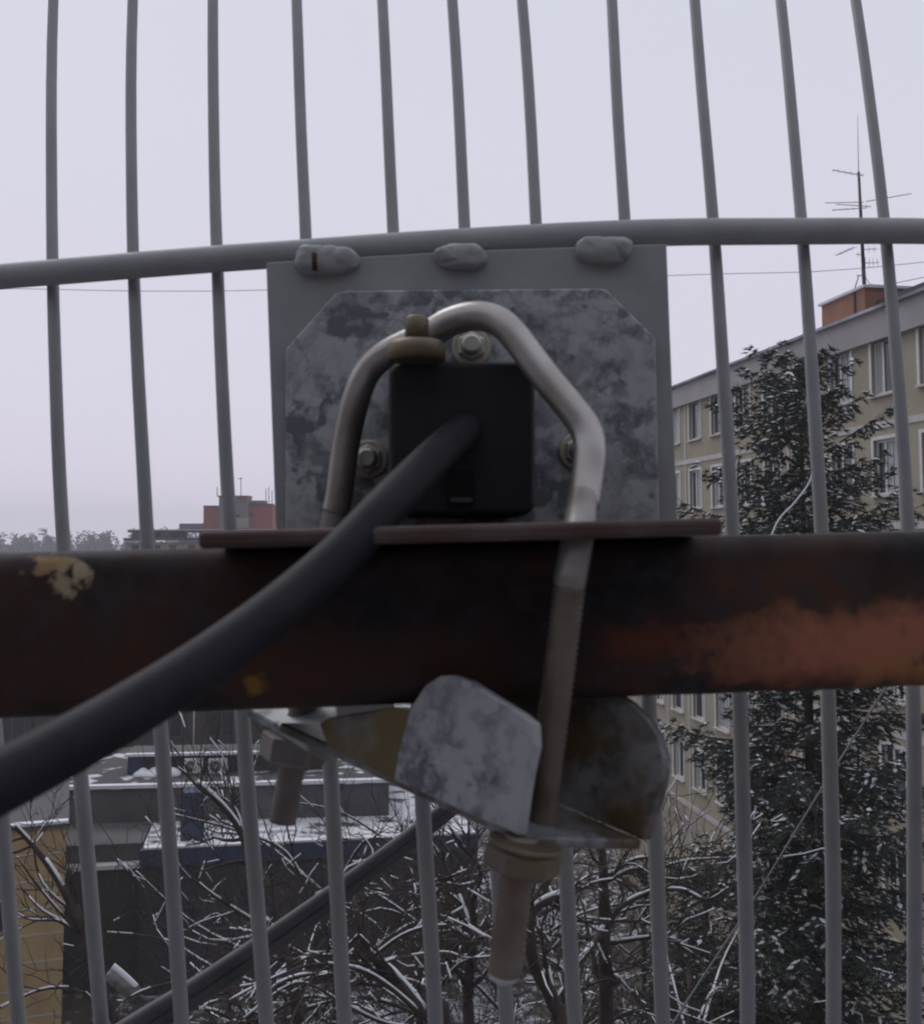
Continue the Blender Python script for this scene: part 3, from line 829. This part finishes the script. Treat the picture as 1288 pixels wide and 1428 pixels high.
spruce('tall dark spruce dusted with snow standing before the beige block', Vector((sb.x, YS, 0)), top_z, 2.75, 5, zmin=3.5, snow=.30, dens=.85)
sb2 = P(985, 1340, 23.)
spruce('smaller dark conifer low beside the tall spruce at the facade foot', Vector((sb2.x, 23., 0)), P(985, 1215, 23.).z, 2.0, 8, zmin=3, snow=.1, dens=.8)
# ochre-leaved small tree behind the spruce
M_oleaf = mat('withered_leaves', (.22, .12, .04), (.15, .085, .035), 4, .9)
ot = P(1130, 1250, 23.5)
ort = empty('withered_tree', (ot.x, 23.5, 0), 'small tree with withered ochre leaves showing through the spruce', 'tree')
q_ = MB(); q_.tube([(ot.x, 23.5, 0), (ot.x+.1, 23.5, 11)], [.1, .03], 6); part(q_, 'trunk', M_bark, ort)
q_ = MB(); rn = random.Random(2)
for (u, v, r) in ((1085,1060,.35),(1120,1100,.5),(1135,1090,.4),(1130,1215,.5),(1120,1330,.55),(1145,1325,.4)):
    for _ in range(130):
        c_ = P(u, v, 23.5)+Vector((rn.gauss(0,r*.5), rn.gauss(0,.3), rn.gauss(0,r*.4)))
        a = Vector((rn.gauss(0,1), rn.gauss(0,1), rn.gauss(0,1))).normalized()*.06; b2 = a.cross(Vector((rn.gauss(0,1),1,.3))).normalized()*.035
        q_.add([c_-a, c_+b2, c_+a, c_-b2], [(0,1,2,3)])
part(q_, 'leaves', M_oleaf, ort)

# ------------------------------------------------------------------ wires
def wire(label, pts, r, m, cat='wire', name='overhead_wire', n=6, group=None):
    q = MB(); q.tube(spline(pts, 8), r, n); return tag(q.build(name, m), label, cat, group)
M_wire = mat('wire_grey', (.13, .13, .14), (.20, .20, .21), 4, .6)
M_wired = mat('wire_dark', (.16, .16, .18), None)
wire('faint thin cable sagging across the whole sky above the distant tower', [P(-400, 392, 60), P(0, 402, 60), P(350, 405, 60), P(940, 384, 60), P(1190, 375, 60), P(1500, 340, 60)], .018, M_wired)
wire('faint thin cable rising to the right edge above the block roof', [P(1204, 402, ym+.5), P(1240, 396, ym-1), P(1290, 386, ym-4), P(1500, 340, ym-9)], .012, M_wired)
wire('thin pale wire hanging diagonally across the lower spruce', [P(1285, 885, 3.2), P(1232, 963, 3.2), P(1140, 1108, 3.2), P(1050, 1255, 3.2), P(955, 1400, 3.2), P(900, 1490, 3.2)], .0032, M_wire, name='stay_wire')
wire('short snowy strand curving down the upper middle of the spruce', [P(1138, 640, 17.2), P(1128, 672, 17.2), P(1108, 700, 17.2), P(1085, 725, 17.2), P(1070, 760, 17.2)], .015, M_snow, 'strand', 'snowy_strand')

# ------------------------------------------------------------------ grid antenna
X0, Z0 = P(700, 760, .335).x, P(700, 760, .335).z
def dsurf(X, Z, base_=.338, k=1.0): return base_ + k*((X-X0)**2 + (Z-Z0)**2)
def Pd(u, v, base_=.338):
    Y = base_
    for _ in range(8):
        p = P(u, v, Y); Y = dsurf(p.x, p.z, base_)
    return P(u, v, Y)
rods = [
 [(75,0),(75,350),(85,740),(115,1090),(141,1428)],
 [(185,0),(188,350),(202,740),(232,1090),(253,1428)],
 [(297,0),(304,350),(318,740),(348,1100),(371,1428)],
 [(413,0),(427,328),(443,740),(462,1069),(481,1428)],
 [(533,0),(549,320),(568,740),(591,1118),(606,1428)],
 [(630,0),(649,318),(668,740),(690,1118),(706,1428)],
 [(727,0),(749,314),(765,740),(785,1118),(802,1428)],
 [(852,0),(870,305),(893,740),(911,1118),(924,1428)],
 [(968,0),(993,300),(1020,740),(1034,1050),(1041,1428)],
 [(1088,0),(1116,300),(1145,740),(1155,1000),(1162,1428)],
 [(1192,0),(1230,300),(1266,740),(1273,1050),(1273,1428)],
]
def fit(pts):
    """least squares quadratic u(v)"""
    import numpy as np
    v = np.array([p[1] for p in pts], float)/1000; u = np.array([p[0] for p in pts], float)
    return np.polyfit(v, u, 3)
ant = empty('grid_antenna', Pd(700, 700), 'grey painted grid dish antenna of upright rods welded to a curved rib', 'antenna')
cf = [fit(r) for r in rods]
first = [cf[0]*1.0, cf[0]*1.0]; first[0][-1] -= 114; first[1][-1] -= 228
import copy
allc = [first[1], first[0]] + cf
l1 = cf[-1].copy(); l1[-1] += 114; allc.append(l1)
for ci, c_ in enumerate(allc):
    def ev(v): 
        x = v/1000; return ((c_[0]*x + c_[1])*x + c_[2])*x + c_[3]
    def evx(v):
        if v < 0: return ev(0) + (ev(30)-ev(0))/30*v
        if v > 1428: return ev(1428) + (ev(1428)-ev(1398))/30*(v-1428)
        return ev(v)
    vsn = list(range(-300, 1801, 60)); pts = [Pd(evx(v) + 1.6*noise.noise(Vector((ci*3.3, v*.004, 1))), v) for v in vsn]
    rad = [.00195 + .00055*min(1, max(0, (v-250)/900)) for v in vsn]
    q_ = MB(); q_.tube(pts, rad, 12); part(q_, 'rod', M_paint, ant)
ribuv = [(-260,418),(-120,400),(0,386),(95,378),(190,370),(304,361),(420,353),(530,345),(640,338),(760,331),(870,326),(960,323.5),(1040,323),(1130,322.5),(1230,322),(1288,322.5),(1400,325),(1540,331)]
q_ = MB(); q_.tube(spline([Pd(u, v, .3315) for u, v in ribuv], 4), .0044, 20); part(q_, 'rib', M_paint, ant)
YP = .3335
pl = MB()
poly = [P(u, v, YP) for u, v in ((371,366),(640,350),(929,340),(945,752),(385,752))]
pl.prism(poly, (0, .003, 0)); part(pl, 'back_plate', M_paint, ant, .0004)
def lump(name, pts, m, parent, seed):
    """a weld bead: flattened rounded lumps run together"""
    q = MB(); rn = random.Random(seed)
    for (u, v, ru, rv) in pts:
        c0 = P(u, v, .3330); a = ru*.3325/F; bz = rv*.3325/F; n1, n2 = 16, 28
        vs_ = []; 
        for i in range(n1+1):
            th = math.pi*i/n1
            for k in range(n2):
                ph_ = 2*math.pi*k/n2
                dv = Vector((math.sin(th)*math.cos(ph_), math.cos(th), math.sin(th)*math.sin(ph_))); w1 = 1 + .14*noise.noise(dv*1.4 + Vector((seed*5+u, 0, 0))) + .07*noise.noise(dv*3.5 + Vector((u, 3, 0)))
                sx = math.copysign(abs(math.sin(th)*math.cos(ph_))**.8, math.cos(ph_)); sz = math.copysign(abs(math.sin(th)*math.sin(ph_))**.8, math.sin(ph_))
                vs_.append(c0 + Vector((a*w1*sx, -.0042*math.copysign(abs(math.cos(th))**.8, math.cos(th))*w1, bz*w1*sz)))
        q.add(vs_, [(i*n2+k, i*n2+(k+1)%n2, (i+1)*n2+(k+1)%n2, (i+1)*n2+k) for i in range(n1) for k in range(n2)], True)
    return part(q, name, m, parent)
lump('weld', [(436, 363, 25, 22), (456, 364, 30, 21), (476, 363, 24, 19)], M_paint, ant, 1)
lump('weld', [(630, 357, 26, 15), (644, 360, 35, 20)], M_paint, ant, 2)
lump('weld', [(828, 350, 26, 20), (842, 351, 34, 21), (860, 348, 22, 17)], M_paint, ant, 3)
M_rust = mat('rust_spot', (.09, .03, .018), (.05, .02, .015), 300, .9)
q_ = MB(); q_.tube([P(438, 353, .3266), P(439, 377, .3266)], [.0009, .0008], 8); part(q_, 'rust_pit', M_rust, ant)

# ------------------------------------------------------------------ zinc mounting bracket (plate + shelf)
YZ = .3300
brk = empty('mounting_bracket', P(650, 745, YZ), 'spangled zinc angle bracket with clipped corners bolted to the grey plate', 'bracket')
pl = MB()
pl.prism([P(u, v, YZ) for u, v in ((398,752),(398,487),(466,410),(480,405),(838,402),(846,404),(912,470),(914,480),(920,752))], (0, .003, 0))
part(pl, 'plate', M_zinc, brk, .0005)
sh = MB()
YSH = .240
fl = P(276, 741, YSH); fr = P(1008, 722, YSH); fl2 = P(286, 763, YSH); fr2 = P(1008, 745.5, YSH)
th_ = (fl.z - P(276, 764, YSH).z) + .0003
bl = P(398, 735, YZ+.004); brr = P(920, 722, YZ+.004)
fl_ = Vector((fl.x, fl.y, fl.z)); 
slope = (fr.z-fl.z)/(fr.x-fl.x)
def shp(x, y): return Vector((x, y, fl.z + slope*(x-fl.x)))
sh.prism([shp(fl.x, YSH), shp(fr.x, YSH), shp(fr.x+.003, YZ+.0025), shp(fl.x-.001, YZ+.0025)], (0, 0, -th_))
part(sh, 'shelf', M_shelf, brk, .0012)
# drip stains and scratches on the zinc come with its material
# bolts
def hexring(q, o, ax, r, h, bev=.12):
    ax = Vector(ax).normalized()
    q.lathe(o, ax, [(0, r), (h*(1-bev), r), (h, r*.9)], 6, False)
for (u, v) in ((657, 485), (514, 641), (806, 630)):
    c0 = P(u, v, YZ)
    q_ = MB(); q_.lathe(c0+Vector((0,-.0002,0)), (0,-1,0), [(0,.0061),(.001,.0061),(.0013,.0055)], 28); wsh = part(q_, 'washer', M_washer, brk)
    q_ = MB(); hexring(q_, c0+Vector((0,-.0015,0)), (0,-1,0), .0046, .003); nb = part(q_, 'nut', M_stud, brk, .0003)
    q_ = MB(); q_.lathe(c0+Vector((0,-.0046,0)), (0,-1,0), [(0,.0033),(.003,.0033),(.0038,.0022)], 18); s_ = part(q_, 'stud', M_stud, nb)

# ------------------------------------------------------------------ black feed housing
hb = empty('feed_housing', P(642, 722, .30), 'square black plastic housing with rounded corners on the bracket shelf', 'housing')
def rrect(u0, v0, u1, v1, r, Y, n=6):
    pts = []
    for (cx, cy, a0) in ((u1-r, v0+r, -90), (u1-r, v1-r, 0), (u0+r, v1-r, 90), (u0+r, v0+r, 180)):
        for i in range(n+1):
            a = R(a0 + 90*i/n); pts.append(P(cx+r*math.cos(a), cy+r*math.sin(a), Y))
    return pts
q_ = MB(); q_.prism(rrect(541, 503, 746, 719, 20, .292), (0, .037, 0)); bd = part(q_, 'body', M_black, hb, .0018, seg=3)
q_ = MB(); q_.prism(rrect(622, 655, 662, 704, 4, .2905), (0, .0012, 0)); part(q_, 'slot', mat('slot_black', (.004,.004,.005), None, rough=.9), hb)
q_ = MB(); q_.prism(rrect(628, 694, 658, 700, 2, .2898), (0, .0006, 0)); part(q_, 'latch', mat('dim_latch', (.07,.07,.075), None, rough=.5), hb)
# stud + nut on top of the housing
q_ = MB(); a = P(581, 503, .286); ztn = P(581, 476, .286).z - a.z
q_.lathe(Vector((a.x, .286, a.z)), (0,0,1), [(0,.0078),(ztn*.75,.0078),(ztn,.0066)], 24); nbx = part(q_, 'clamp_nut', M_nut, hb)
q_ = MB(); b_ = P(580, 441, .286); q_.lathe(Vector((a.x, .286, a.z+ztn)), (0,0,1), [(0,.0032),(b_.z-a.z-ztn-.0008,.0032),(b_.z-a.z-ztn,.0024)], 18); part(q_, 'stud', M_nut, nbx)

# ------------------------------------------------------------------ rusty beam
beam_l = P(0, 772, .258); beam_r = P(1288, 741, .275)
bx = (beam_r - beam_l).normalized()
bz_top = beam_l
hgt_b = (P(0, 772, .258).z - P(0, 1006, .258).z)
hgt_r = (beam_r.z - P(1288, 962, .275).z)
print('beam h', hgt_b, hgt_r)
Hb = (hgt_b+hgt_r)/2
by = Vector((0,0,1)).cross(bx).normalized()
bzv = bx.cross(by).normalized()
beam = bpy.data.objects.new('rusty_beam', bpy.data.meshes.new('rusty_beam'))
q_ = MB()
L0, L1 = -.35, (beam_r-beam_l).length+.35
# closed square tube with rounded edges, subdivided along so it can wander slightly
rr = .0055; sec = []
for (cx, cz, a0) in ((rr, -Hb+rr, 180), (.04-rr, -Hb+rr, 270), (.04-rr, -rr, 0), (rr, -rr, 90)):
    for i in range(5):
        a = R(a0+90*i/4); sec.append((cx+rr*math.cos(a), cz+rr*math.sin(a)))
ns = 160; vs_ = []
for i in range(ns+1):
    s_ = L0 + (L1-L0)*i/ns
    for (cy, cz) in sec:
        w1 = .00025*noise.noise(Vector((s_*60, cy*200, cz*200)))
        vs_.append((s_, cy+w1, cz+w1))
m_ = len(sec)
q_.add(vs_, [(i*m_+k, (i+1)*m_+k, (i+1)*m_+(k+1)%m_, i*m_+(k+1)%m_) for i in range(ns) for k in range(m_)], True)
q_.f.append(tuple(range(m_))); q_.sm.append(False); q_.f.append(tuple(ns*m_+k for k in reversed(range(m_)))); q_.sm.append(False)
t, b, c, blob, sp, fine = M_beam_nodes
MBm = Matrix((( bx.x, by.x, bzv.x, beam_l.x), (bx.y, by.y, bzv.y, beam_l.y), (bx.z, by.z, bzv.z, beam_l.z), (0,0,0,1)))
inv = MBm.inverted()
def bl_(u, v):
    p = inv @ Pp(u, v, beam_l, by); return p.x, p.z
def patch(c, u0, u1, v0, v1, col, edge=None, soft=.75, wa=1.2):
    x0, z0 = bl_(u0, v1); x1, z1 = bl_(u1, v0)
    f = ((x0+x1)/2, (z0+z1)/2, abs(x1-x0)/2, abs(z1-z0)/2)
    if edge: c = mixc(t, blob(f[0], f[1], f[2]+.0014, f[3]+.0014, soft, wa), c, edge)
    return mixc(t, blob(*f, soft, wa), c, col)
# deep red-brown under the shelf, primer patches, ochre flecks
c = patch(c, 1045, 1700, 842, 948, (.33, .12, .075), (.17, .07, .03))
c = patch(c, 1240, 1500, 905, 965, (.28, .13, .045))
c = patch(c, 845, 945, 874, 920, (.13, .032, .015), None, .9)
c = patch(c, -60, 760, 880, 985, (.052, .021, .013), None, 1.4, 2.6)
c = patch(c, 345, 372, 940, 968, (.20, .10, .02), None, .6, 3)
c = patch(c, 45, 105, 774, 800, (.26, .17, .08), None, .5, 3.6)
c = patch(c, 100, 128, 780, 812, (.33, .27, .17), None, .5, 3.2)
c = patch(c, 72, 98, 792, 832, (.30, .24, .15), None, .5, 3.2)
spk = ramp(t, fine.outputs['Fac'], .60, .68)
c = mixc(t, math_node(t, 'MULTIPLY', spk, .6), c, (.03, .025, .025))
t.links.new(c, b.inputs['Base Color']); b.inputs['Roughness'].default_value = .65; b.inputs['Specular IOR Level'].default_value = .28
bp = t.nodes.new('ShaderNodeBump'); bp.inputs['Strength'].default_value = .5; bp.inputs['Distance'].default_value = .0006
t.links.new(fine.outputs['Fac'], bp.inputs['Height']); t.links.new(bp.outputs[0], b.inputs['Normal'])
bo = q_.build('rusty_beam', M_beam)
bo.matrix_world = MBm
tag(bo, 'thick rusty square steel beam with flaking dark paint and orange primer', 'beam')

# ------------------------------------------------------------------ U-bolt
ub = empty('u_bolt', P(650, 720, .26), 'bent steel u-bolt rising over the black housing and clasping the beam', 'u-bolt')
path = [(468,712,.318),(473,690,.317),(484,610,.314),(500,545,.309),(517,512,.307),(545,490,.3035),(598,466,.299),(628,449,.295),(660,441,.291),(690,446,.288),(715,466,.285),(756,520,.281),(795,568,.277),(815,597,.275),(822,625,.273),(818,668,.270),(812,706,.266)]
pp = spline([P(*x) for x in path], 5)
q_ = MB(); q_.tube(pp, .0041, 18); part(q_, 'rod', M_rod, ub)
def thread(pts, r, n, m, name, parent):
    """real screw ridges: radius rippled along the rod"""
    a, b_ = Vector(pts[0]), Vector(pts[-1]); L = (b_-a).length; k = int(L/.0008)
    prof = [(L*i/k, r*(1.0 if i % 2 else .9)) for i in range(k+1)]
    q = MB(); q.lathe(a, b_-a, prof, n); return part(q, name, m, parent)
a = P(812, 707, .266); b_ = P(806, 752, .2355)
# right leg passes just ahead of the beam, left leg behind it
RY = .2475
r0 = P(812, 700, .2655); r1 = P(806, 745, .2505); r2 = P(796, 800, RY)
q_ = MB(); q_.tube(spline([P(818,668,.270), r0, r1, r2, P(795, 808, RY)], 5), .0038, 18); part(q_, 'leg', mat('dull_leg', (.36, .34, .33), (.24, .21, .19), 60, .45, .6), ub)
thread([P(796, 802, RY+.0002), P(752, 1152, .262)], .0038, 18, M_thread, 'threaded_leg', ub)
thread([P(727, 1165, RY), P(703, 1358, RY)], .0040, 18, M_thread, 'threaded_leg', ub)
thread([P(470, 700, .318), P(394, 1146, .318)], .0040, 18, M_thread_red, 'threaded_leg', ub)
q_ = MB(); q_.lathe(P(703.5, 1352, RY), P(702, 1366, RY)-P(703.5, 1352, RY), [(0,.0034),(.0015,.0036),(.003,.0015)], 16); part(q_, 'wet_tip', M_tip, ub)
ax = (P(703,1358,RY)-P(796,800,RY)).normalized()
def nut(u, v, Y, r, h, axx, m, wr=None):
    c0 = P(u, v, Y); q = MB(); hexring(q, c0, axx, r, h); o = part(q, 'nut', m, ub, .0004)
    if wr:
        q = MB(); q.lathe(c0-axx*.0016, axx, [(0, wr), (.0014, wr)], 24); part(q, 'washer', m, o)
nut(731, 1183, RY, .0088, .0052, ax, M_nut, .0083)
axl = (P(394,1146,.318)-P(470,700,.318)).normalized()
nut(412, 1026, .316, .0098, .0075, axl, M_thread_red, None)

# ------------------------------------------------------------------ saddle clamp
sad = empty('saddle_clamp', P(700, 1150, .27), 'folded zinc saddle clamp with toothed sides bolted under the beam', 'clamp')
O = P(722, 1166, .245); Bk = P(455, 1042, .276)
Ld = (Bk - O); Ll = Ld.length; Ld.normalize()
FarR = P(908, 1172, .270)
Wd = (FarR - O); Ww = Wd.length; Wd.normalize()
Ud = Ld.cross(Wd); 
if Ud.z < 0: Ud = -Ud
nW = Wd
nF = Ld.cross(Vector((0,0,1))).normalized()
if nF.dot(Wd) < 0: nF = -nF
def near(u, v): return Pp(u, v, O, nF)
q_ = MB()
nw = [near(u, v) for u, v in ((722,1166),(735,1080),(744,1040),(742,1008),(726,994),(690,972),(652,948),(632,941),(612,942),(592,955),(572,985),(556,1040),(548,1088))]
q_.prism(nw, nW*.0028); part(q_, 'near_side', M_saddle, sad, .0006)
q_ = MB()
nw = [near(u, v) for u, v in ((547.6,1087),(555,1040),(571,988),(545,985),(500,992),(455,1000),(440,1008),(452,1042))]
q_.prism([p + nW*.0008 for p in nw], nW*.003); part(q_, 'notch_side', zinc('yellow_stained_zinc', (.3, .55, (.17, .125, .06)), .7), sad, .0006)
def farp(l, h): return O + nW*Ww + Ld*l + Ud*h
q_ = MB()
fp = [farp(0,-.0002), farp(-.0005,.006), farp(-.001,.016), farp(.0,.022), farp(.003,.027), farp(.007,.0305), farp(.012,.033), farp(.018,.0345), farp(.035,.036), farp(.045,.026), farp(Ll,.02), farp(Ll,-.0002)]
q_.prism(fp, -nW*.0028); part(q_, 'far_side', M_saddle_rust, sad, .0006)
q_ = MB()
bpz = [O - Ud*.0, O + nW*Ww, O + nW*Ww + Ld*(Ll+.022), O + Ld*(Ll+.022)]
# base with rounded front lip
q_.prism([O + nW*.003, O + nW*(Ww-.003), O + nW*(Ww-.003) + Ld*(Ll+.016), O + nW*(Ww*.5) + Ld*(Ll+.024), O + nW*.003 + Ld*(Ll+.020)], -Ud*.0028)
q_.prism([P(344, 986, .328), P(470, 980, .318), P(468, 1050, .285), P(448, 1046, .292)], (0,0,-.0028))
part(q_, 'base', M_saddle_rust, sad, .0006)

# ------------------------------------------------------------------ cables
q_ = MB()
cp = [(650,598,.2915),(632,613,.283),(600,643,.272),(540,705,.252),(470,778,.238),(380,855,.222),(280,928,.207),(160,1003,.192),(30,1075,.178),(-120,1150,.165),(-300,1235,.155)]
pts = spline([P(*x) for x in cp], 6)
q_.tube(pts, [.0046+.0005*min(1, i/20) for i in range(len(pts))], 24)
tag(q_.build('feed_cable', M_cable), 'thick black cable running from the black housing down to the left edge', 'cable')
cab2 = empty('far_cable', P(400, 1290, .42), 'dark twin cable hanging diagonally behind the lower grid rods', 'cable')
for dy_, nm in ((-5, 1), (13, 2)):
    q_ = MB()
    c2 = [(700,1062+dy_*.6,.42),(622,1128+dy_*.7,.415),(520,1206+dy_*.8,.41),(400,1293+dy_,.40),(290,1368+dy_,.39),(190,1430+dy_,.38),(60,1512+dy_,.365),(-80,1600+dy_,.35)]
    pts = spline([P(*x) for x in c2], 6)
    q_.tube(pts, [.0021+.0014*i/(len(pts)-1) for i in range(len(pts))], 16); part(q_, 'strand', M_coax, cab2)

# ------------------------------------------------------------------ haze
hz, t, b = newmat('haze_air')
t.nodes.remove(b)
out = [n for n in t.nodes if n.type == 'OUTPUT_MATERIAL'][0]
pv = t.nodes.new('ShaderNodeVolumePrincipled'); pv.inputs['Color'].default_value = (.97, .96, 1, 1); pv.inputs['Density'].default_value = .0009
pv.inputs['Anisotropy'].default_value = .2
t.links.new(pv.outputs[0], out.inputs['Volume'])
q_ = MB(); q_.box((-450, -60, -2), (450, 720, 34)); tag(q_.build('haze', hz), kind='stuff')
